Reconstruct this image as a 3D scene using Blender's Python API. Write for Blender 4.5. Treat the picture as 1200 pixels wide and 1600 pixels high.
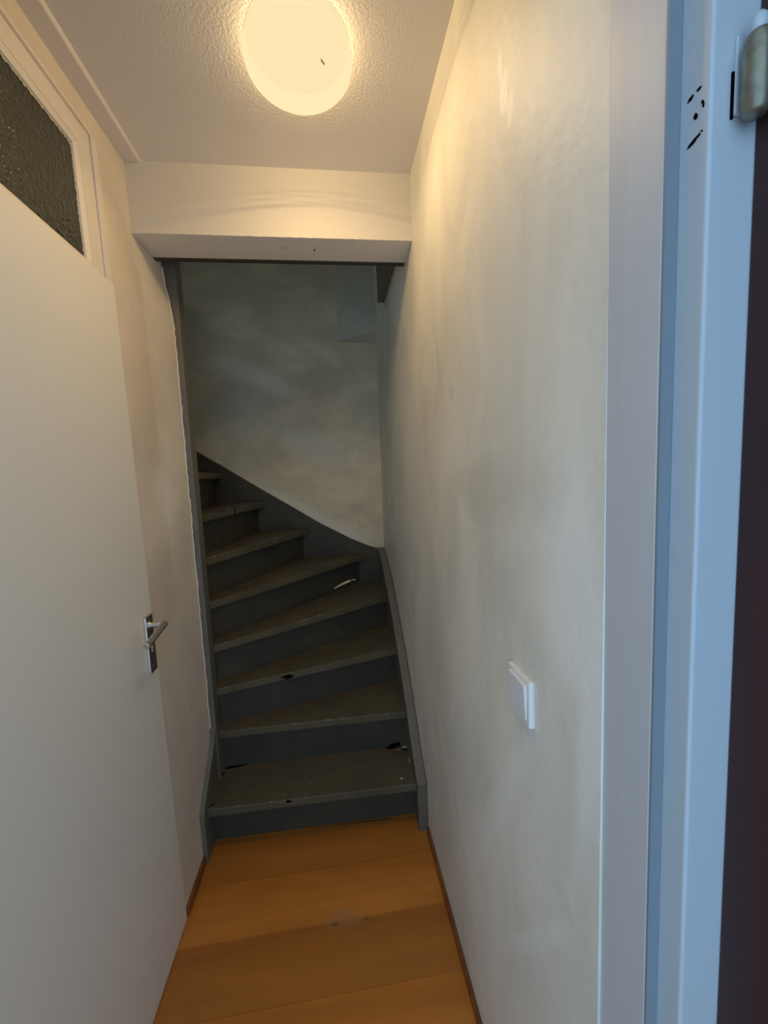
import bpy, bmesh, math, random
from mathutils import Vector, Matrix, noise
for o in list(bpy.data.objects): bpy.data.objects.remove(o)
scn = bpy.context.scene
COL = scn.collection

# ---------------------------------------------------------------- camera
CAM = Vector((0, 0, 1.463))
yaw, pitch, roll, FPX = 0.1227, -0.0972, -0.0433, 621.88
cam = bpy.data.cameras.new('camera'); camo = bpy.data.objects.new('camera', cam); COL.objects.link(camo)
fw = Vector((math.sin(yaw)*math.cos(pitch), math.cos(yaw)*math.cos(pitch), math.sin(pitch)))
rt = Vector((math.cos(yaw), -math.sin(yaw), 0)); up = rt.cross(fw)
r2 = rt*math.cos(roll) + up*math.sin(roll); u2 = -rt*math.sin(roll) + up*math.cos(roll)
camo.matrix_world = Matrix(((r2.x, u2.x, -fw.x, CAM.x), (r2.y, u2.y, -fw.y, CAM.y), (r2.z, u2.z, -fw.z, CAM.z), (0, 0, 0, 1)))
cam.sensor_fit = 'VERTICAL'; cam.sensor_height = 24.0; cam.lens = 24.0*FPX/1600.0
cam.clip_start = 0.02
scn.camera = camo
# ---------------------------------------------------------------- light and exposure
scn.view_settings.view_transform = 'Standard'; scn.view_settings.look = 'None'
scn.view_settings.exposure = 0.5; scn.view_settings.gamma = 1.0; scn.view_settings.use_curve_mapping = False
w = bpy.data.worlds.new('sky'); scn.world = w; w.use_nodes = True
bg = w.node_tree.nodes['Background']; bg.inputs[0].default_value = (0.47, 0.71, 1.0, 1); bg.inputs[1].default_value = 1.5
LAMP_POWER = 6.0          # watts for each of the small emitters in the ceiling lamp
LAMP_COL = (1.0, 0.70, 0.36)

# ---------------------------------------------------------------- materials
def mat(name, col, rough=0.6, bump=0.0, bscale=200.0, bdist=0.002, var=0.0, vscale=3.0, col2=None, metal=0.0, spec=0.5, stretch=(1, 1, 1), thr=None, coat=0.0):
    m = bpy.data.materials.new(name); m.use_nodes = True
    nt = m.node_tree; N = nt.nodes; Lk = nt.links
    b = N['Principled BSDF']
    b.inputs['Base Color'].default_value = (*col, 1); b.inputs['Roughness'].default_value = rough
    b.inputs['Metallic'].default_value = metal; b.inputs['Specular IOR Level'].default_value = spec
    b.inputs['Coat Weight'].default_value = coat
    geo = N.new('ShaderNodeNewGeometry')
    if var > 0 or thr:
        mp = N.new('ShaderNodeMapping'); mp.inputs['Scale'].default_value = stretch
        Lk.new(geo.outputs['Position'], mp.inputs['Vector'])
        n = N.new('ShaderNodeTexNoise'); n.inputs['Scale'].default_value = vscale; n.inputs['Detail'].default_value = 6
        n.inputs['Roughness'].default_value = 0.55; n.inputs['Distortion'].default_value = 0.6
        Lk.new(mp.outputs[0], n.inputs['Vector'])
        cr = N.new('ShaderNodeValToRGB'); c2 = col2 or tuple(c*(1-var) for c in col)
        lo, hi = thr or (0.35, 0.65)
        cr.color_ramp.elements[0].position = lo; cr.color_ramp.elements[0].color = (*c2, 1)
        cr.color_ramp.elements[1].position = hi; cr.color_ramp.elements[1].color = (*col, 1)
        Lk.new(n.outputs['Fac'], cr.inputs[0]); Lk.new(cr.outputs[0], b.inputs['Base Color'])
    if bump > 0:
        n2 = N.new('ShaderNodeTexNoise'); n2.inputs['Scale'].default_value = bscale; n2.inputs['Detail'].default_value = 3
        Lk.new(geo.outputs['Position'], n2.inputs['Vector'])
        bp = N.new('ShaderNodeBump'); bp.inputs['Strength'].default_value = bump; bp.inputs['Distance'].default_value = bdist
        Lk.new(n2.outputs['Fac'], bp.inputs['Height']); Lk.new(bp.outputs[0], b.inputs['Normal'])
    return m

def mix_patch(m, col, centre, size, nscale=8.0, wob=0.5, strength=1.0, axis='YZ', rot=0.0, stretch=(1, 1, 1), edge=(0.55, 1.30)):
    """a stain / filler patch with an outline of its own, in world coordinates"""
    nt = m.node_tree; N = nt.nodes; Lk = nt.links; b = N['Principled BSDF']
    geo = N.new('ShaderNodeNewGeometry')
    sub = N.new('ShaderNodeVectorMath'); sub.operation = 'SUBTRACT'; sub.inputs[1].default_value = centre
    Lk.new(geo.outputs['Position'], sub.inputs[0])
    mp = N.new('ShaderNodeMapping'); mp.vector_type = 'TEXTURE'
    mp.inputs['Rotation'].default_value = (rot, 0, 0) if axis == 'YZ' else (0, rot, 0)
    mp.inputs['Scale'].default_value = size
    Lk.new(sub.outputs[0], mp.inputs['Vector'])
    ln = N.new('ShaderNodeVectorMath'); ln.operation = 'LENGTH'; Lk.new(mp.outputs[0], ln.inputs[0])
    ms = N.new('ShaderNodeMapping'); ms.inputs['Scale'].default_value = stretch; Lk.new(geo.outputs['Position'], ms.inputs['Vector'])
    nz = N.new('ShaderNodeTexNoise'); nz.inputs['Scale'].default_value = nscale; nz.inputs['Detail'].default_value = 6
    Lk.new(ms.outputs[0], nz.inputs['Vector'])
    ma = N.new('ShaderNodeMath'); ma.operation = 'MULTIPLY_ADD'; ma.inputs[1].default_value = wob*2; ma.inputs[2].default_value = -wob
    Lk.new(nz.outputs['Fac'], ma.inputs[0])
    ad = N.new('ShaderNodeMath'); ad.operation = 'ADD'; Lk.new(ln.outputs['Value'], ad.inputs[0]); Lk.new(ma.outputs[0], ad.inputs[1])
    mr = N.new('ShaderNodeMapRange'); mr.inputs['From Min'].default_value = edge[0]; mr.inputs['From Max'].default_value = edge[1]
    mr.inputs['To Min'].default_value = strength; mr.inputs['To Max'].default_value = 0.0
    Lk.new(ad.outputs[0], mr.inputs['Value'])
    mx = N.new('ShaderNodeMix'); mx.data_type = 'RGBA'; mx.inputs[7].default_value = (*col, 1)
    bc = b.inputs['Base Color']
    if bc.is_linked:
        src = bc.links[0].from_socket; Lk.new(src, mx.inputs[6])
    else: mx.inputs[6].default_value = bc.default_value
    Lk.new(mr.outputs[0], mx.inputs[0]); Lk.new(mx.outputs[2], bc)

M = {}
M['wall_r'] = mat('plaster_right', (.80, .77, .67), .55, .3, 45, .004, var=.20, vscale=4.5, stretch=(1, 1, .5), thr=(.3, .62))
mix_patch(M['wall_r'], (.95, .92, .85), (.318, .692, 2.085), (.5, .015, .062), 70, 1.6, .9, rot=-.35, stretch=(1, 1, .22), edge=(.7, 1.15))
mix_patch(M['wall_r'], (.86, .85, .80), (.318, .50, 1.30), (.5, .07, .14), 9, 1.2, .7)
mix_patch(M['wall_r'], (.86, .85, .80), (.318, .45, 1.10), (.5, .03, .25), 9, .8, .6, rot=.15)
mix_patch(M['wall_r'], (.62, .59, .50), (.318, .80, 1.42), (.5, .22, .06), 7, 1.1, .7)
mix_patch(M['wall_r'], (.60, .55, .44), (.318, 1.02, 1.66), (.5, .02, .02), 14, .8, .55)
mix_patch(M['wall_r'], (.88, .87, .83), (.318, .72, .80), (.5, .03, .30), 9, .8, .5, rot=.5)
mix_patch(M['wall_r'], (.88, .87, .83), (.318, .60, .62), (.5, .015, .20), 12, 1.0, .35, rot=.6)
M['wall_l'] = mat('plaster_left', (.78, .69, .57), .6, .25, 50, .003, var=.15, vscale=5, stretch=(1, 1, .7))
mix_patch(M['wall_l'], (.60, .51, .40), (-.59, 1.42, 1.75), (.5, .14, .22), 6, .9, .6)
mix_patch(M['wall_l'], (.88, .82, .72), (-.59, 1.48, 1.42), (.5, .10, .09), 7, .8, .6)
mix_patch(M['wall_l'], (.62, .54, .43), (-.59, 1.45, 1.15), (.5, .2, .12), 6, .9, .6)
mix_patch(M['wall_l'], (.60, .53, .44), (-.58, 1.5, .6), (.5, .2, .5), 5, .7, .5)
M['wall_b'] = mat('plaster_stairwell', (.72, .62, .42), .7, .3, 40, .003, var=.3, vscale=2.6, stretch=(1, 1, 1.6))
mix_patch(M['wall_b'], (.76, .72, .60), (-.15, 2.61, 1.20), (.45, .5, .05), 5, .5, .6, axis='XZ', rot=.55)
mix_patch(M['wall_b'], (.45, .42, .34), (-.5, 2.61, 1.95), (.22, .5, .16), 5, .7, .5, axis='XZ')
mix_patch(M['wall_b'], (.76, .73, .64), (-.45, 2.61, 2.10), (.28, .5, .07), 5, .8, .5, axis='XZ', rot=.4)
mix_patch(M['wall_b'], (.74, .70, .58), (-.05, 2.61, 1.62), (.28, .5, .10), 5, .8, .45, axis='XZ', rot=.3)
M['ceil'] = mat('textured_ceiling', (.82, .76, .68), .6, .4, 150, .0022)
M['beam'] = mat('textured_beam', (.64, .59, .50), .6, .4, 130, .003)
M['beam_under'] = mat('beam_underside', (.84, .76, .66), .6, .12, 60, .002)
M['strip'] = mat('ceiling_strip_paint', (.78, .72, .65), .5, .1, 40)
M['door'] = mat('door_paint', (.83, .80, .72), .35, .06, 30, .001)
M['frame'] = mat('frame_paint', (.78, .71, .62), .4, .1, 60, .001)
M['frame_dark'] = mat('frame_groove_paint', (.16, .11, .07), .7)
M['casing'] = mat('casing_gloss_paint', (.53, .54, .56), .5, .12, 50, .0015, stretch=(1, 1, .06), var=.05, vscale=40)
M['jamb'] = mat('jamb_paint', (.46, .53, .58), .4, .08, 50, .001)
M['jamb_dark'] = mat('jamb_dark_strip', (.19, .235, .27), .6)
M['cavity'] = mat('dark_cavity', (.004, .003, .003), .9, spec=0)
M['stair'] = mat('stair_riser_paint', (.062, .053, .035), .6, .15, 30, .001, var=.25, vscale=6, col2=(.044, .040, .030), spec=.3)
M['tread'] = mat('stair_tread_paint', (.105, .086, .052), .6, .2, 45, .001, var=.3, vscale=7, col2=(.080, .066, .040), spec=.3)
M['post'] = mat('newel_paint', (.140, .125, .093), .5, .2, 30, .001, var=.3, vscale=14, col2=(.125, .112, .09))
M['chip'] = mat('bare_chip', (.55, .48, .36), .8)
M['baseboard'] = mat('baseboard_varnish', (.24, .075, .018), .4, var=.4, vscale=10)
M['brown'] = mat('dark_brown_door', (.045, .0085, .006), .5, .25, 160, .0008, var=.4, vscale=30, stretch=(1, 1, .08))
M['alu'] = mat('brushed_aluminium', (.62, .60, .57), .32, metal=1.0)
M['steel'] = mat('worn_brass_steel', (.30, .29, .22), .38, .15, 90, .001, metal=.75, var=.35, vscale=60)
M['plastic'] = mat('switch_plastic', (.80, .80, .80), .3)
M['black'] = mat('lamp_blackout_black', (0, 0, 0), 1, spec=0)
# orange laminate
fl = mat('orange_laminate', (.52, .185, .028), .36, .05, 20, .001, var=.16, vscale=5, stretch=(.5, 4, 1))
nt = fl.node_tree; N = nt.nodes; Lk = nt.links
geo = N.new('ShaderNodeNewGeometry'); sx = N.new('ShaderNodeSeparateXYZ'); Lk.new(geo.outputs['Position'], sx.inputs[0])
sc = N.new('ShaderNodeMath'); sc.operation = 'MULTIPLY_ADD'; sc.inputs[1].default_value = 1/.187; sc.inputs[2].default_value = -(1.378/.187) + 20
Lk.new(sx.outputs['Y'], sc.inputs[0])
fr = N.new('ShaderNodeMath'); fr.operation = 'FRACT'; Lk.new(sc.outputs[0], fr.inputs[0])
flr = N.new('ShaderNodeMath'); flr.operation = 'FLOOR'; Lk.new(sc.outputs[0], flr.inputs[0])
cr = N.new('ShaderNodeValToRGB'); e = cr.color_ramp.elements
e[0].position = 0; e[0].color = (.70, .66, .60, 1); e[1].position = 1; e[1].color = (1.05, 1.05, 1.08, 1)
a = e.new(.012); a.color = (.74, .70, .64, 1); a = e.new(.03); a.color = (1, 1, 1, 1); a = e.new(.45); a.color = (1.05, 1.08, 1.1, 1); a = e.new(.70); a.color = (.88, .82, .72, 1); a = e.new(.985); a.color = (.84, .77, .64, 1)
Lk.new(fr.outputs[0], cr.inputs[0])
mx = N.new('ShaderNodeMix'); mx.data_type = 'RGBA'; mx.blend_type = 'MULTIPLY'; mx.inputs[0].default_value = .6
b = N['Principled BSDF']; Lk.new(b.inputs['Base Color'].links[0].from_socket, mx.inputs[6]); Lk.new(cr.outputs[0], mx.inputs[7])
wn = N.new('ShaderNodeTexWhiteNoise'); wn.noise_dimensions = '1D'; Lk.new(flr.outputs[0], wn.inputs['W'])
hs = N.new('ShaderNodeMapRange'); hs.inputs['To Min'].default_value = .85; hs.inputs['To Max'].default_value = 1.15; Lk.new(wn.outputs['Value'], hs.inputs['Value'])
hv = N.new('ShaderNodeHueSaturation'); Lk.new(mx.outputs[2], hv.inputs['Color']); Lk.new(hs.outputs[0], hv.inputs['Value'])
Lk.new(hv.outputs[0], b.inputs['Base Color'])
M['floor'] = fl
mix_patch(fl, (.36, .20, .09), (-.04, 1.20, 0), (.07, .03, .5), 20, .6, .4, edge=(.5, 1.2))
mix_patch(fl, (.16, .06, .02), (-.075, 1.185, 0), (.012, .006, .5), 40, .5, .7)
mix_patch(fl, (.20, .07, .02), (.03, 1.187, 0), (.010, .006, .5), 40, .5, .7)
# textured obscure glass
g = bpy.data.materials.new('obscure_glass'); g.use_nodes = True
nt = g.node_tree; N = nt.nodes; Lk = nt.links; b = N['Principled BSDF']
b.inputs['Base Color'].default_value = (.075, .068, .040, 1); b.inputs['Roughness'].default_value = .22
b.inputs['Transmission Weight'].default_value = .35; b.inputs['IOR'].default_value = 1.5
geo = N.new('ShaderNodeNewGeometry')
vo = N.new('ShaderNodeTexVoronoi'); vo.inputs['Scale'].default_value = 120; vo.feature = 'SMOOTH_F1'; Lk.new(geo.outputs['Position'], vo.inputs['Vector'])
bp = N.new('ShaderNodeBump'); bp.inputs['Strength'].default_value = .8; bp.inputs['Distance'].default_value = .004
Lk.new(vo.outputs['Distance'], bp.inputs['Height']); Lk.new(bp.outputs[0], b.inputs['Normal'])
M['glass'] = g
b.inputs['Base Color'].default_value = (.048, .052, .032, 1)
# opal lamp glass: lets the bulb light through and glows itself
op = bpy.data.materials.new('opal_lamp_glass'); op.use_nodes = True
nt = op.node_tree; N = nt.nodes; Lk = nt.links
for n in list(N): N.remove(n)
out = N.new('ShaderNodeOutputMaterial'); tr = N.new('ShaderNodeBsdfTransparent'); tr.inputs[0].default_value = (.9, .9, .9, 1)
em = N.new('ShaderNodeEmission'); em.inputs[0].default_value = (1.0, .80, .45, 1); em.inputs[1].default_value = .745
ms = N.new('ShaderNodeMixShader'); ms.inputs[0].default_value = .94
Lk.new(tr.outputs[0], ms.inputs[1]); Lk.new(em.outputs[0], ms.inputs[2]); Lk.new(ms.outputs[0], out.inputs[0])
M['opal'] = op

# ---------------------------------------------------------------- mesh helpers
ORI = {}
def empty(name, loc, parent=None):
    o = bpy.data.objects.new(name, None); COL.objects.link(o); o.empty_display_size = .05
    loc = Vector(loc); ORI[o] = loc
    o.location = loc - (ORI[parent] if parent else Vector((0, 0, 0)))
    if parent: o.parent = parent
    return o
def obj(name, bm, mats, parent=None, bevel=0.0, seg=2, smooth=False):
    """bm is in world coordinates; the object's origin goes to the middle of its base"""
    if bevel > 0:
        bmesh.ops.remove_doubles(bm, verts=bm.verts, dist=1e-6)
        es = [e for e in bm.edges if len(e.link_faces) == 2 and e.calc_face_angle(0) > .5]
        bmesh.ops.bevel(bm, geom=es, offset=bevel, segments=seg, affect='EDGES', profile=.5, clamp_overlap=True)
    bmesh.ops.recalc_face_normals(bm, faces=bm.faces)
    xs = [v.co.x for v in bm.verts]; ys = [v.co.y for v in bm.verts]; zs = [v.co.z for v in bm.verts]
    org = Vector(((min(xs)+max(xs))/2, (min(ys)+max(ys))/2, min(zs)))
    for v in bm.verts: v.co -= org
    me = bpy.data.meshes.new(name); bm.to_mesh(me); bm.free()
    for m in (mats if isinstance(mats, (list, tuple)) else [mats]): me.materials.append(m)
    if smooth:
        for p in me.polygons: p.use_smooth = True
    o = bpy.data.objects.new(name, me); COL.objects.link(o); ORI[o] = org
    o.location = org - (ORI[parent] if parent else Vector((0, 0, 0)))
    if parent: o.parent = parent
    return o
def box(bm, a, b, mi=0):
    x0, y0, z0 = a; x1, y1, z1 = b
    vs = [bm.verts.new(p) for p in ((x0, y0, z0), (x1, y0, z0), (x1, y1, z0), (x0, y1, z0), (x0, y0, z1), (x1, y0, z1), (x1, y1, z1), (x0, y1, z1))]
    for f in ((0, 3, 2, 1), (4, 5, 6, 7), (0, 1, 5, 4), (1, 2, 6, 5), (2, 3, 7, 6), (3, 0, 4, 7)):
        bm.faces.new([vs[i] for i in f]).material_index = mi
    return vs
def prism(bm, poly, d, mi=0):
    """poly: list of 3D points, d: extrusion vector"""
    d = Vector(d); a = [bm.verts.new(p) for p in poly]; b = [bm.verts.new(Vector(p)+d) for p in poly]; n = len(a)
    bm.faces.new(a).material_index = mi; bm.faces.new(b[::-1]).material_index = mi
    for i in range(n): bm.faces.new([a[i], b[i], b[(i+1) % n], a[(i+1) % n]]).material_index = mi
def cyl(bm, p, q, r, n=24, r1=None):
    p = Vector(p); q = Vector(q); r1 = r if r1 is None else r1; ax = (q-p).normalized()
    t = Vector((0, 0, 1)) if abs(ax.z) < .9 else Vector((1, 0, 0)); a = ax.cross(t).normalized(); b2 = ax.cross(a)
    A = [bm.verts.new(p+(a*math.cos(2*math.pi*i/n)+b2*math.sin(2*math.pi*i/n))*r) for i in range(n)]
    B = [bm.verts.new(q+(a*math.cos(2*math.pi*i/n)+b2*math.sin(2*math.pi*i/n))*r1) for i in range(n)]
    bm.faces.new(A); bm.faces.new(B[::-1])
    for i in range(n): bm.faces.new([A[i], B[i], B[(i+1) % n], A[(i+1) % n]])
def lathe(bm, c, prof, n=64):
    rings = []
    for (r, z) in prof:
        if r < 1e-6: rings.append([bm.verts.new((c[0], c[1], z))])
        else: rings.append([bm.verts.new((c[0]+r*math.cos(2*math.pi*i/n), c[1]+r*math.sin(2*math.pi*i/n), z)) for i in range(n)])
    for A, B in zip(rings, rings[1:]):
        for i in range(n):
            j = (i+1) % n
            if len(A) == 1: bm.faces.new([A[0], B[i], B[j]])
            elif len(B) == 1: bm.faces.new([A[i], A[j], B[0]])
            else: bm.faces.new([A[i], A[j], B[j], B[i]])
def blob(bm, c, u, v, su, sv, seed, n=18, jag=.45, lift=.0006, mi=0):
    """irregular thin flake lying on a surface (u, v span the surface)"""
    rnd = random.Random(seed); u = Vector(u).normalized(); v = Vector(v).normalized(); nn = u.cross(v).normalized()
    c = Vector(c)
    if nn.dot(CAM-c) < 0: nn = -nn
    pts = []
    for i in range(n):
        a = 2*math.pi*i/n; k = 1-jag*rnd.random()
        pts.append(c + u*math.cos(a)*su*k + v*math.sin(a)*sv*k - nn*.001)
    prism(bm, pts, nn*(.001+lift), mi)
def flake(name, m, parent, *a, **k):
    bm = NB(); blob(bm, *a, **k); return obj(name, bm, m, parent)
def shear(bm):
    for v in bm.verts: v.co.x += -.0115*v.co.z
def tag(o, label, cat, group=None):
    o['label'] = label; o['category'] = cat
    if group: o['group'] = group
    return o
def structure(o, label=None, cat=None):
    o['kind'] = 'structure'
    if label: o['label'] = label
    if cat: o['category'] = cat
    return o
NB = bmesh.new

# ---------------------------------------------------------------- main dimensions (metres)
CEIL = 2.48; BEAM_Y0, BEAM_Y1, BEAM_Z = 1.444, 1.596, 2.264
LX = -.572                      # left wall at floor level (leans 0.7 degrees outwards)
RX0, RXK = .309, .004           # right wall at floor level, lean
YB = 2.61                       # stairwell back wall
TOP = 4.9
YE = .43                        # where the plaster meets the entrance frame
# ---------------------------------------------------------------- floor, ceiling
bm = NB(); box(bm, (-.70, -1.2, -.05), (.95, 2.8, 0)); structure(obj('floor', bm, M['floor']), 'orange wood laminate floor of the narrow hallway', 'floor')
bm = NB(); box(bm, (-.72, .30, CEIL), (.42, BEAM_Y0, CEIL+.1)); structure(obj('ceiling', bm, M['ceil']), 'white textured ceiling around the round lamp', 'ceiling')
bm = NB(); box(bm, (-.72, -.75, 2.50), (.95, .32, 2.60)); structure(obj('ceiling', bm, M['ceil']), 'unseen slab added over the entrance to shade the door frame', 'ceiling')  # slab behind the camera, added to keep sky light off the frame top
# unseen stairwell roof; its opening is invented and sized to let sky light in
bm = NB(); box(bm, (-.75, BEAM_Y0, TOP), (.42, 2.75, TOP+.1)); structure(obj('ceiling', bm, M['wall_b']), 'unseen upper ceiling of the stairwell, left partly open to let in sky light', 'ceiling')
flr_gap = NB(); prism(flr_gap, [(-.165, 1.5595, -.001), (.01, 1.5560, -.001), (.168, 1.5500, -.001), (.168, 1.5530, -.001), (.01, 1.5585, -.001)], (0, 0, .0016)); obj('board_gap', flr_gap, M['cavity'], bpy.data.objects['floor'])
# ---------------------------------------------------------------- right wall
def rx(z): return RX0+RXK*z
bm = NB()
prism(bm, [(rx(0), YE, 0), (rx(0)+.16, YE, 0), (rx(0)+.16, YB+.12, 0), (rx(0), YB+.12, 0)], (0, 0, TOP))
for v in bm.verts: v.co.x += RXK*v.co.z
structure(obj('wall_right', bm, M['wall_r']), 'cream patchy plaster wall on the right with light switch', 'wall')
# left wall: above and beside the door, plus the strip up to the newel post
DY0, DY1, DZ = .44, 1.28, 2.031       # door opening
bm = NB()
box(bm, (LX-.12, DY1, 0), (LX, 1.675, BEAM_Z+.3))
box(bm, (LX-.12, -.2, 0), (LX, DY0, CEIL+.05))
box(bm, (LX-.12, DY0, 2.40), (LX, DY1, CEIL+.05))
box(bm, (LX-.12, DY1, BEAM_Z+.3), (LX, BEAM_Y0+.02, CEIL+.05))
shear(bm)
WL = structure(obj('wall_left', bm, M['wall_l']), 'stained beige plaster wall between white door and stair post', 'wall')
# peeling, jagged plaster edge beside the newel
bm = NB(); rnd = random.Random(4); zs = [.42+(2.262-.42)*i/150 for i in range(151)]
ev = []
for i, z in enumerate(zs):
    a = .003+.004*noise.noise(Vector((0, 1.3, z*14)))+.0035*noise.noise(Vector((2, 0, z*55)))+rnd.uniform(-.001, .001)
    if z > 2.16: a += -.010*(z-2.16)/.1
    ev.append((z, 1.668+a*1.6))
def wx(z): return LX-.0115*z
L_ = []
for z, y in ev:
    xo = max(wx(z)+.003, -.573+.0015*noise.noise(Vector((5, 0, z*30)))-(.016*min(1, max(0, (z-2.08)/.12))))
    L_.append([bm.verts.new((wx(z)-.002, 1.46, z)), bm.verts.new((wx(z)+.0003, 1.48, z)), bm.verts.new(((wx(z)*.4+xo*.6), 1.59, z)), bm.verts.new((xo, y-.005, z)), bm.verts.new((xo+.0022, y, z)), bm.verts.new((wx(z)-.002, y+.003, z))])
for A, B in zip(L_, L_[1:]):
    for k in range(6): bm.faces.new([A[k], A[(k+1) % 6], B[(k+1) % 6], B[k]]).material_index = 1 if k == 3 else 0
bm.faces.new(L_[0]); bm.faces.new(L_[-1][::-1])
obj('plaster_edge', bm, [M['wall_l'], mat('pale_plaster_highlight', (.86, .80, .70), .8)], WL)  # peeled plaster; the lip's paler colour paints its thin highlight
# back wall of the stairwell, far-left wall, inner wall of the stair side
bm = NB(); box(bm, (-1.75, YB, 0), (.32, YB+.12, TOP))
WB = structure(obj('wall_back', bm, M['wall_b']), 'dark grey mottled plaster wall behind the winding stairs', 'wall')
bm = NB(); prism(bm, [(.077, YB-.003, 2.30), (.33, YB-.003, 2.365), (.33, YB-.003, 3.0), (.09, YB-.003, 3.0)], (0, .005, 0))
obj('plaster_panel', bm, mat('pale_panel_plaster', (.58, .56, .45), .7, .3, 40, .003, var=.25, vscale=3), WB, bevel=.003)
bm = NB(); prism(bm, [(.085, YB-.006, 2.297), (.33, YB-.010, 2.290), (.33, YB-.010, 2.362), (.09, YB-.006, 2.302)], (0, .012, 0))
obj('panel_edge_strip', bm, mat('brown_strip', (.50, .43, .32), .7, .2, 40, .002, var=.2), WB)
bm = NB(); box(bm, (-1.87, 1.60, 0), (-1.75, YB+.12, TOP)); structure(obj('wall_far_left', bm, M['wall_b']), 'far end wall of the stairwell, hidden behind the left wall', 'wall')
bm = NB(); box(bm, (-1.75, 1.676, 0), (-.622, 1.74, TOP)); structure(obj('wall_inner', bm, M['wall_b']), 'stair side wall behind the hallway, hidden from view', 'wall')
# beam over the stair opening with the wall above it
bm = NB()
vs = [(-.60, BEAM_Y0, BEAM_Z), (.322, BEAM_Y0, BEAM_Z), (.322, BEAM_Y0, CEIL+.1), (-.60, BEAM_Y0, CEIL+.1)]
nx, nz = 60, 14
G = [[bm.verts.new((-.605+.93*i/nx, BEAM_Y0, BEAM_Z+(CEIL+.1-BEAM_Z)*j/nz)) for i in range(nx+1)] for j in range(nz+1)]
for j in range(nz):
    for i in range(nx): bm.faces.new([G[j][i], G[j][i+1], G[j+1][i+1], G[j+1][i]])
for i in range(nx+1): G[0][i].co.z += .0015*noise.noise(Vector((i*.9, 0, 0)))
bt = [bm.verts.new((v.co.x, BEAM_Y1, BEAM_Z)) for v in G[0]]
for i in range(nx): bm.faces.new([G[0][i], bt[i], bt[i+1], G[0][i+1]]).material_index = 1
tp = [bm.verts.new((v.co.x, BEAM_Y1, CEIL+.1)) for v in G[-1]]
for i in range(nx):
    bm.faces.new([G[-1][i+1], tp[i+1], tp[i], G[-1][i]]); bm.faces.new([bt[i+1], bt[i], tp[i], tp[i+1]])
bm.faces.new([G[j][0] for j in range(nz+1)]+[tp[0], bt[0]]); bm.faces.new([G[j][-1] for j in range(nz, -1, -1)]+[bt[-1], tp[-1]])
BM = structure(obj('trim_1', bm, [M['beam'], M['beam_under']]), 'white textured beam over the stair opening', 'beam')
for i, (x, y, r) in enumerate(((-.120, 1.508, .0028), (-.131, 1.512, .0022), (-.128, 1.50, .0016), (-.022, 1.518, .0038), (-.020, 1.512, .0025))): flake('screw_hole', M['cavity'] if r > .0024 else M['frame_dark'], BM, (x, y, BEAM_Z), (1, 0, 0), (0, 1, 0), r, r*1.3, i)
bm = NB(); box(bm, (-.60, BEAM_Y1-.008, BEAM_Z-.004), (.318, BEAM_Y1+.012, BEAM_Z+.02))
obj('grey_edge_lath', bm, M['stair'], BM)
bm = NB(); box(bm, (-.72, BEAM_Y1-.05, CEIL+.1), (.42, BEAM_Y1, TOP)); structure(obj('wall_above_beam', bm, M['wall_b']), 'wall above the beam, out of sight', 'wall')
# strip where the left wall meets the ceiling
bm = NB(); prism(bm, [(-.62, .30, CEIL-.007), (-.553, .30, CEIL-.007), (-.545, .30, CEIL), (-.62, .30, CEIL)], (0, BEAM_Y0-.30, 0))
structure(obj('trim_2', bm, M['strip'], bevel=.002), 'painted strip along the top of the left wall', 'trim')
# dark fascia board of the upper floor on the right wall
bm = NB(); box(bm, (.284, 1.62, 2.362), (.325, 2.19, 2.75)); structure(obj('trim_3', bm, M['post'], bevel=.003), 'dark board hanging on the right wall above the stairs', 'trim')
# skirting
bm = NB(); box(bm, (rx(0)-.012, .44, 0), (rx(0), 1.458, .022)); structure(obj('baseboard_right', bm, M['baseboard'], bevel=.003), 'thin brown skirting strip along the right wall', 'baseboard')
bm = NB(); box(bm, (LX-.002, 1.288, 0), (LX+.010, 1.473, .034)); structure(obj('baseboard_left', bm, M['baseboard'], bevel=.003), 'short brown skirting strip between white door and stairs', 'baseboard')

# ---------------------------------------------------------------- door on the left with transom window
T = .006
bm = NB(); box(bm, (LX-.034, DY0-.012, .004), (LX+T, DY1-.001, DZ)); shear(bm)
D1 = structure(obj('door_1', bm, M['door'], bevel=.0025), 'smooth white flush door on the left with metal lever handle', 'door')
px = LX-.0115*1.0+T            # surface at handle height
def pl(bm): pass
bm = NB(); box(bm, (px-.001, 1.214, .896), (px+.009, 1.259, 1.070)); BP = obj('backplate', bm, M['alu'], D1, bevel=.0025)
bm = NB(); cyl(bm, (px+.008, 1.2365, 1.040), (px+.012, 1.2365, 1.040), .0125); cyl(bm, (px+.01, 1.2365, 1.040), (px+.050, 1.2365, 1.040), .0085)
c = Vector((px+.050, 1.2365+.004, 1.041)); e_ = Vector((px+.045, 1.125, 1.018))
NK = obj('handle_neck', bm, M['alu'], D1, bevel=.001)
bm = NB(); cyl(bm, c, e_, .0095, r1=.0088); obj('lever', bm, M['alu'], D1, bevel=.0012)
bm = NB(); cyl(bm, (px+.0085, 1.2365, .972), (px+.0095, 1.2365, .972), .0055, 16); box(bm, (px+.0085, 1.234, .958), (px+.0095, 1.239, .97))
obj('keyhole', bm, mat('keyhole_metal', (.8, .78, .7), .35), BP)
bm = NB(); cyl(bm, (px+.008, 1.2365, .985), (px+.0097, 1.2365, .985), .0035, 12); cyl(bm, (px+.008, 1.2365, .915), (px+.0097, 1.2365, .915), .0035, 12); obj('screw', bm, M['steel'], BP)
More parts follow.
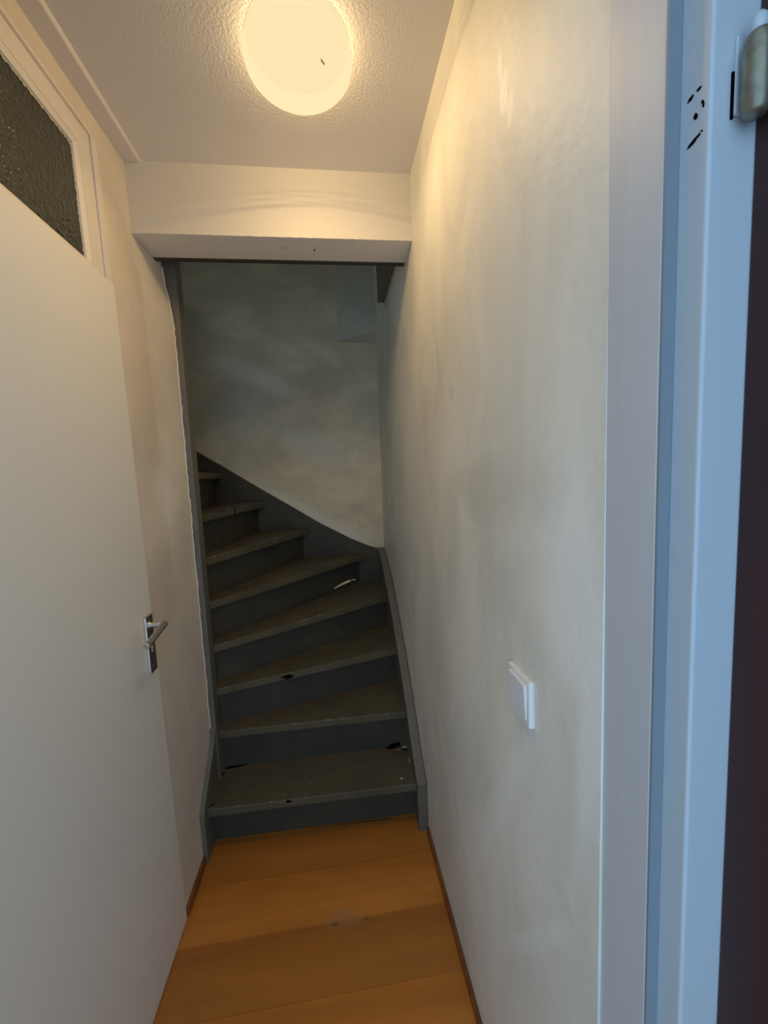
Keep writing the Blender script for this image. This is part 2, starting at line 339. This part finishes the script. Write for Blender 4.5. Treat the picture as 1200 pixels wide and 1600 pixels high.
# transom
TZ0, TZ1 = DZ+.002, 2.400
W1 = structure(empty('window_1', (LX-.03, (DY0+DY1)/2, TZ0)), 'transom window of dark obscure glass above the white door', 'window')
def ring(y0, y1, z0, z1, wd, x0, x1, bottom=True):
    b = NB()
    box(b, (x0, y1-wd, z0), (x1, y1, z1)); box(b, (x0, y0, z0), (x1, y0+wd, z1)); box(b, (x0, y0+wd, z1-wd), (x1, y1-wd, z1))
    if bottom: box(b, (x0, y0+wd, z0), (x1, y1-wd, z0+.012))
    return b
b = ring(DY0, DY1-.0305, TZ0, TZ1, .054, LX-.05, LX-.003); shear(b); obj('sash', b, M['frame'], W1)
b = NB(); box(b, (LX-.06, DY1-.0275, TZ0), (LX+.002, DY1-.0005, TZ1+.003)); box(b, (LX-.06, DY0, TZ1+.003), (LX+.002, DY1-.0005, TZ1+.012)); shear(b); obj('outer_frame', b, M['frame'], W1, bevel=.001)
b = NB(); box(b, (LX-.055, DY1-.0305, TZ0), (LX-.020, DY1-.0275, TZ1+.003)); box(b, (LX-.055, DY0, TZ1), (LX-.020, DY1-.0275, TZ1+.003)); shear(b); obj('joint_groove', b, M['frame_dark'], W1)
# sloping glazing bead in front of the glass
b = NB(); y1, z1 = DY1-.0845, TZ1-.054
prism(b, [(LX-.004, y1, TZ0), (LX-.020, y1, TZ0), (LX-.020, y1-.014, TZ0), (LX-.010, y1-.013, TZ0)], (0, 0, z1-TZ0))
prism(b, [(LX-.004, DY0, z1), (LX-.020, DY0, z1), (LX-.020, DY0, z1-.014), (LX-.010, DY0, z1-.013)], (0, y1-DY0, 0))
shear(b); obj('glazing_bead', b, M['frame'], W1)
b = NB(); box(b, (LX-.019, DY0+.02, TZ0), (LX-.014, y1+.003, z1+.003)); shear(b); obj('glass_pane', b, M['glass'], W1)
# sloppy paint edge on the glass
b = NB(); rnd = random.Random(8)
def smear(p0, p1, into, n, amp, base):
    p0 = Vector(p0); p1 = Vector(p1); into = Vector(into); prev = None
    for i in range(n+1):
        p = p0.lerp(p1, i/n); d = base+amp*abs(noise.noise(p*60))+rnd.uniform(0, amp*.45)
        q = (b.verts.new(p), b.verts.new(p+into*d), b.verts.new(p+Vector((-.0008, 0, 0))), b.verts.new(p+into*d+Vector((-.0008, 0, 0))))
        if prev: b.faces.new([prev[0], q[0], q[1], prev[1]]); b.faces.new([prev[1], q[1], q[3], prev[3]])
        prev = q
xg = LX-.0132
smear((xg, y1-.011, TZ0), (xg, y1-.011, z1), (0, -1, 0), 160, .010, .003)
smear((xg, y1, z1-.011), (xg, DY0+.1, z1-.011), (0, 0, -1), 260, .010, .004)
smear((xg, y1, TZ0), (xg, DY0+.1, TZ0), (0, 0, 1), 260, .012, .003)
shear(b); obj('paint_smear', b, mat('smeared_paint', (.50, .47, .38), .6), W1)
# dark room behind the transom
b = NB(); box(b, (-1.6, .40, 2.5), (-.69, 1.3, 2.56)); box(b, (-1.6, .40, 0), (-1.54, 1.3, 2.5)); box(b, (-1.6, .34, 0), (-.70, .40, 2.5)); box(b, (-1.6, 1.3, 0), (-.70, 1.36, 2.5))
structure(obj('wall_closet', b, M['wall_b']), 'walls of the dark room behind the white door', 'wall')

# ---------------------------------------------------------------- entrance door frame on the right
TR = structure(empty('trim_4', (.36, .38, 0)), 'white painted entrance door frame at the right edge', 'door frame')
FX = .316
b = NB(); box(b, (FX, .357, 0), (FX+.13, YE+.002, 2.14)); obj('frame_post', b, M['casing'], TR, bevel=.0015)
b = NB(); box(b, (FX+.0005, .3545, 0), (FX+.0135, .3575, 2.14)); obj('dark_strip', b, M['jamb_dark'], TR)  # blue-grey strip, darker than the jamb, along the frame step
b = NB(); box(b, (FX+.0135, .325, 0), (FX+.13, .357, 2.14)); OP = obj('rebate_strip', b, M['jamb'], TR, bevel=.003, seg=3)
b = NB(); box(b, (-.62, .325, 2.10), (FX+.13, YE, CEIL)); obj('frame_head', b, M['casing'], TR)
rnd = random.Random(3)
for k, (ya, za, yb_, zb, th) in enumerate(((.3475, 1.777, .3405, 1.779, .0016), (.3385, 1.779, .3335, 1.779, .0012), (.3475, 1.7385, .3325, 1.7425, .0017), (.3325, 1.7425, .3315, 1.7435, .0012), (.3405, 1.7585, .3365, 1.7605, .0028), (.3335, 1.7665, .3310, 1.7655, .0012), (.3312, 1.7655, .3312, 1.7605, .0009))):
    pa = Vector((.3295, ya, za)); pb = Vector((.3295, yb_, zb)); d = (pb-pa); flake('screw_mark', M['cavity'], TR, (pa+pb)/2, d, Vector((1, 0, 0)).cross(d), d.length/2, th*1.2, 20+k, jag=.35)
# ---------------------------------------------------------------- dark brown entrance door, open, seen along its edge
hx, hy = .3725, .318
ang = math.radians(-2.0)
dv = Vector((math.sin(-ang), -math.cos(ang), 0)); nv = Vector((1, 0, 0))
b = NB(); P0 = Vector((hx, .3245, .008))
prism(b, [P0, P0+dv*.86, P0+dv*.86+nv*.042, P0+nv*.042], (0, 0, 2.08))
D2 = structure(obj('door_2', b, M['brown'], bevel=.0015), 'dark brown wooden entrance door standing open at the right edge', 'door')
def hinge(z):
    h = empty('hinge', (.362, .32, z), D2)
    b = NB(); box(b, (.3500, .3222, z+.000), (.3590, .3252, z+.060)); obj('hinge_leaf', b, M['jamb'], h, bevel=.001)
    b = NB(); box(b, (.3480, .3237, z-.002), (.3502, .3255, z+.034)); obj('hinge_slot', b, M['cavity'], h)
    ax, ay = .3560, .3105; zk = z; z = z-.010
    b = NB(); lathe(b, (ax, ay), [(0, z+.000), (.0070, z+.000), (.0090, z+.004), (.0100, z+.010), (.0100, z+.050), (.0092, z+.056), (.0076, z+.0595), (.0060, z+.060), (0, z+.060)], 32)
    obj('knuckle', b, M['steel'], h, smooth=True)
    b = NB(); box(b, (ax+.003, ay-.004, z+.006), (.375, ay-.001, z+.052)); obj('hinge_flap', b, M['steel'], h, bevel=.001)
    b = NB(); lathe(b, (ax, ay), [(0, z+.0595), (.0045, z+.0597), (.0056, z+.063), (.0060, z+.067), (.0052, z+.0715), (.0030, z+.0745), (0, z+.0755)], 24)
    obj('finial', b, M['jamb'], h, smooth=True)
hinge(1.749)

# ---------------------------------------------------------------- staircase
ST = tag(empty('staircase', (-.13, 1.5, 0)), 'grey-brown painted wooden winding staircase turning left behind the beam', 'staircase')
RISE = .188; TH = .033
SX = .272; SY = 2.585        # inner faces of wall strings
A = [(-.562, 1.513), (-.556, 1.712), (-.566, 1.722), (-.566, 1.732), (-.570, 1.746), (-.574, 1.760), (-.580, 1.775), (-.592, 1.79), (-.70, 1.80), (-.95, 1.80)]
B = [(SX+.004, 1.497), (SX+.004, 1.700), (SX+.004, 1.948), (SX+.004, 2.245), (.202, SY+.004), (-.163, SY+.004), (-.436, SY+.004), (-.682, SY+.004), (-.90, SY+.004), (-1.12, SY+.004)]
OV = [.062, .032, .045, .045, .045, .045, .045, .045, .045, .045]
def shift(k, d):
    """nosing line k moved back (away from the walker) by d"""
    a = Vector((*A[k], 0)); b_ = Vector((*B[k], 0)); t = (b_-a).normalized(); n = Vector((-t.y, t.x, 0))
    a2, b2 = a+n*d, b_+n*d
    if k < 4:  # clip to right string
        s = (SX+.004-a2.x)/t.x; b2 = a2+t*s
    else:
        s = (SY+.004-a2.y)/t.y; b2 = a2+t*s
    return a2, b2
for k in range(10):
    z = RISE*(k+1)
    a, b_ = Vector((*A[k], 0)), Vector((*B[k], 0))
    poly = [a, b_]
    if k < 9:
        a2, b2 = shift(k+1, OV[k+1]+.012)
        if k == 3: poly.append(Vector((SX+.004, SY+.004, 0)))
        poly += [b2, a2]
    else: poly += [Vector((-1.6, SY, 0)), Vector((-1.6, 1.80, 0))]
    # keep the polygon simple on the narrow side
    if k < 9 and (a2-a).dot(Vector((-(b_-a).y, (b_-a).x, 0))) < 0: poly = poly[:-1]
    bm = NB(); prism(bm, [(p.x, p.y, z-TH) for p in poly], (0, 0, TH))
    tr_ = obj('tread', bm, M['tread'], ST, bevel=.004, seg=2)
    # riser below this tread
    r0, r1 = shift(k, OV[k]); q0, q1 = shift(k, OV[k]+.018)
    zb = z-RISE if k == 0 else z-RISE-.002
    bm = NB(); prism(bm, [(p.x, p.y, zb) for p in (r0, r1, q1, q0)], (0, 0, z-TH-zb+.001))
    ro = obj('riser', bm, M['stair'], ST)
    t = (b_-a).normalized(); n = Vector((-t.y, t.x, 0)); zt = z
    def on(px_, py_): return Vector((px_, py_, zt))
    # worn pale spots along the nosing edge
    rnd = random.Random(40+k); Lg = (b_-a).length
    for q in range((3, 8, 4, 5, 5, 13, 4, 0, 0, 0)[k]):
        s = rnd.uniform(.03, .97) if k != 5 else rnd.uniform(.02, .75)
        p = a+t*Lg*s
        flake('paint_chip', M['chip'], tr_, (p.x+n.x*.0028, p.y+n.y*.0028, z-.0012), t, n+Vector((0, 0, 1)), rnd.uniform(.002, .011 if k in (1, 3, 5) else .006), rnd.uniform(.0007, .0016), 100*k+q, lift=.0010)
    for q in range((3, 3, 4, 4, 2, 1, 1, 0, 0, 0)[k]):
        s = rnd.uniform(.08, .7); p = a+t*Lg*s+n*rnd.uniform(.03, .10)
        flake('paint_chip', M['chip'], tr_, (p.x, p.y, z), t, n, rnd.uniform(.0015, .004), rnd.uniform(.001, .0025), 500*k+q)
# named damage
def dmg(name, k, blobs, m):
    for i, (c, u, v, su, sv) in enumerate(blobs): flake(name, m, ST, c, u, v, su, sv, 900+k*10+i, n=22, jag=.5, lift=.0012)
z1 = RISE
dmg('broken_gap', 1, [((-.508, 1.736, z1), (1, .10, 0), (0, 1, 0), .045, .010), ((-.47, 1.741, z1), (1, .1, 0), (0, 1, 0), .03, .005), ((-.547, 1.70, z1), (1, 1, 0), (-1, 1, 0), .012, .006)], M['cavity'])
dmg('broken_gap', 2, [((.212, 1.7245, z1+.011), (1, .1, .12), (0, 0, 1), .036, .015), ((.185, 1.724, z1+.004), (1, 0, 0), (0, 0, 1), .016, .007), ((.232, 1.7255, z1+.017), (1, 0, 0), (0, 0, 1), .014, .008)], M['cavity'])
dmg('broken_gap', 3, [((.262, 1.705, z1), (1, -.6, 0), (.6, 1, 0), .012, .008), ((.248, 1.712, z1), (1, -.2, 0), (0, 1, 0), .018, .004), ((-.245, 1.503, z1-.004), (1, 0, 0), (0, 0, 1), .012, .005), ((-.545, 1.535, z1), (1, .8, 0), (-1, 1, 0), .014, .004)], M['cavity'])
dmg('bare_wood', 4, [((.262, 1.722, z1), (1, 0, 0), (0, 1, 0), .014, .008), ((.268, 1.64, z1), (.1, 1, 0), (1, 0, 0), .03, .003), ((.235, 1.712, z1), (1, .1, 0), (0, 1, 0), .022, .003), ((.215, 1.535, z1), (1, .3, 0), (0, 1, 0), .008, .006)], M['chip'])
k3 = RISE*3; t3 = (Vector(B[2])-Vector(A[2])).normalized()
p3 = Vector(A[2]).lerp(Vector(B[2]), (-.252-A[2][0])/(B[2][0]-A[2][0]))
dmg('broken_notch', 5, [((p3.x, p3.y-.002, k3-.018), (t3.x, t3.y, 0), (0, 0, 1), .024, .012), ((p3.x-.015, p3.y-.006, k3-.014), (t3.x, t3.y, 0), (0, 0, 1), .022, .006), ((-.495, 1.775, k3), (1, 1.3, 0), (-1, 1, 0), .014, .003)], M['cavity'])
# pale flake at the foot of riser six
t5 = (Vector(B[5])-Vector(A[5])).normalized(); q0, _ = shift(5, OV[5]); s5 = (-.02-q0.x)/t5.x
c5 = Vector((q0.x+t5.x*s5, q0.y+t5.y*s5, 0))
def on_riser(u, v, k):
    q0, q1 = shift(k, OV[k]); t = (q1-q0).normalized(); n = Vector((-t.y, t.x, 0))
    fwd = fw; d = fw + r2*((u-600)/FPX) + u2*((800-v)/FPX); s = (q0-CAM).dot(n)/d.dot(n)
    return CAM+d*s, t
def on_z(u, v, z):
    d = fw + r2*((u-600)/FPX) + u2*((800-v)/FPX); return CAM+d*((z-CAM.z)/d.z)
pa, t_ = on_riser(522, 919, 4+0) if False else (on_z(522, 920, RISE*5), None)
pb = on_z(548, 908, RISE*5); d_ = (pb-pa)
bm = NB(); pts = [pa, pa.lerp(pb, .4)+Vector((0, .0, 0)), pb+Vector((.004, .004, 0)), pb+Vector((-.008, .022, 0)), pa.lerp(pb, .5)+Vector((-.004, .026, 0)), pa+Vector((.0, .008, 0))]
prism(bm, [p-Vector((0, 0, .001)) for p in pts], (0, 0, .0022)); flake('bare_wood', M['chip'], ST, pb+Vector((.016, .022, 0)), (1, 0, 0), (0, 1, 0), .012, .010, 3)
obj('bare_wood', bm, M['chip'], ST)
# split in the seventh nosing
t7 = (Vector(B[6])-Vector(A[6])).normalized(); p7 = on_z(362, 797, RISE*7)
s7 = (p7.x-A[6][0])/(B[6][0]-A[6][0]); s7 = .44
p7 = Vector(A[6]).lerp(Vector(B[6]), s7)
dmg('split_crack', 7, [((p7.x, p7.y+.02, RISE*7), (-t7.y, t7.x, 0), (t7.x, t7.y, 0), .03, .004), ((p7.x+.002, p7.y-.001, RISE*7-.016), (0, 0, 1), (t7.x, t7.y, 0), .018, .005), ((p7.x-t7.x*.14, p7.y-t7.y*.14+.005, RISE*7), (t7.x, t7.y, 0), (-t7.y, t7.x, 0), .045, .003)], M['cavity'])
# wall strings
bm = NB()
prof = [(1.470, 0), (1.470, .203), (1.50, .225), (1.56, .275), (1.646, .371), (1.727, .454), (1.914, .618), (2.159, .785), (2.40, .915), (2.588, .975), (2.588, .70), (2.2, .35), (1.8, 0)]
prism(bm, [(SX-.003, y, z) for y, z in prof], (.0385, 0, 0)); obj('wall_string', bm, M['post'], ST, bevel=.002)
bm = NB()
prof = [(.30, .955), (.20, .992), (.101, 1.040), (-.101, 1.158), (-.296, 1.290), (-.486, 1.416), (-.67, 1.543), (-.83, 1.650), (-1.05, 1.80), (-1.30, 1.97), (-1.45, 1.97), (-1.45, 1.5), (-.6, .95), (-.1, .65), (.30, .60)]
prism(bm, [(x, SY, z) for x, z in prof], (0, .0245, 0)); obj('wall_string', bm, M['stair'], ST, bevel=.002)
bm = NB()
prof = [(1.475, 0), (1.475, .200), (1.505, .232), (1.660, .372), (1.674, .425), (1.675, .425), (1.675, 0)]
prism(bm, [(LX-.006, y, z) for y, z in prof], (.022, 0, 0)); obj('wall_string', bm, M['post'], ST, bevel=.002)
# newel post at the turn
bm = NB(); box(bm, (-.620, 1.676, .0), (-.551, 1.738, 2.9))
obj('newel_post', bm, M['post'], ST, bevel=.003)
rnd = random.Random(9)
for q in range(14):
    z = rnd.uniform(.7, 2.2); y = rnd.uniform(1.68, 1.72) if q % 3 == 0 else 1.676
    if q % 3: flake('paint_chip', M['chip'], ST, (rnd.uniform(-.572, -.556), 1.676, z), (1, 0, 0), (0, 0, 1), rnd.uniform(.001, .0022), rnd.uniform(.0015, .005), q, lift=.001)

# ---------------------------------------------------------------- light switch
sy0, sy1, sz0, sz1 = .598, .680, 1.022, 1.104
xr = rx(1.06)
SW = tag(empty('light_switch', (xr, .639, sz0)), 'square white rocker light switch on the right plaster wall', 'switch')
b = NB(); box(b, (xr-.009, sy0, sz0), (xr+.001, sy1, sz1)); obj('switch_frame', b, M['plastic'], SW, bevel=.0025)
b = NB(); prism(b, [(xr-.008, sy0+.0105, sz0+.0095), (xr-.008, sy0+.0105, sz1-.0095), (xr-.0135, sy0+.0105, sz1-.0095), (xr-.0100, sy0+.0105, sz0+.0095)], (0, sy1-sy0-.021, 0)); obj('rocker', b, M['plastic'], SW, bevel=.001)

# ---------------------------------------------------------------- ceiling lamp
lc = (-.027, 1.060)
LP = tag(empty('ceiling_lamp', (lc[0], lc[1], CEIL)), 'round opal glass ceiling lamp glowing warm yellow', 'lamp')
b = NB(); lathe(b, lc, [(0, CEIL-.0001), (.119, CEIL-.0001), (.119, CEIL-.0006), (0, CEIL-.0006)], 64); obj('lamp_blackout_disc', b, M['black'], LP, smooth=True)  # black disc added so the brightly lit ceiling stays hidden behind the glass
b = NB()
prof = [(.121, CEIL), (.1235, 2.466), (.1255, 2.448), (.1262, 2.441), (.1240, 2.433), (.117, 2.425), (.104, 2.418), (.085, 2.411), (.06, 2.405), (.03, 2.402), (0, 2.401)]
lathe(b, lc, prof, 96); obj('glass_shade', b, M['opal'], LP, smooth=True)
b = NB(); lathe(b, lc, [(.1255, 2.4455), (.1268, 2.4452), (.1272, 2.4445), (.1268, 2.4438), (.1255, 2.4435)], 96)
obj('shade_rim', b, M['opal'], LP, smooth=True)
b = NB(); P = on_z(500, 93, 2.4010); Q = on_z(508, 104, 2.4010); d = (Q-P); blob(b, (P+Q)/2+Vector((0, 0, .004)), d, Vector((0, 0, 1)).cross(d), d.length/2, .0008, 5, lift=.0035)
obj('scratch', b, mat('scratch_brown', (.45, .25, .08), .6), LP)
pts = [(.055*math.cos(a), .055*math.sin(a), 2.4665) for a in (0, .7854, 1.571, 2.356, 3.1416, 3.927, 4.712, 5.498)]
for i, (x, y, z) in enumerate(pts):
    l = bpy.data.lights.new('bulb', 'POINT'); l.energy = LAMP_POWER; l.color = LAMP_COL; l.shadow_soft_size = 0
    lo = bpy.data.objects.new('bulb', l); COL.objects.link(lo); lo.parent = LP; lo.location = (x, y, z-CEIL)
for i in range(4):          # downward facing emitters of the same fitting
    l = bpy.data.lights.new('bulb', 'SPOT'); l.energy = LAMP_POWER*5.8; l.color = LAMP_COL; l.shadow_soft_size = 0
    l.spot_size = math.radians(178); l.spot_blend = 1.0
    a = i*math.pi/2+.4
    lo = bpy.data.objects.new('bulb', l); COL.objects.link(lo); lo.parent = LP; lo.location = (.07*math.cos(a), .07*math.sin(a), 2.462-CEIL)
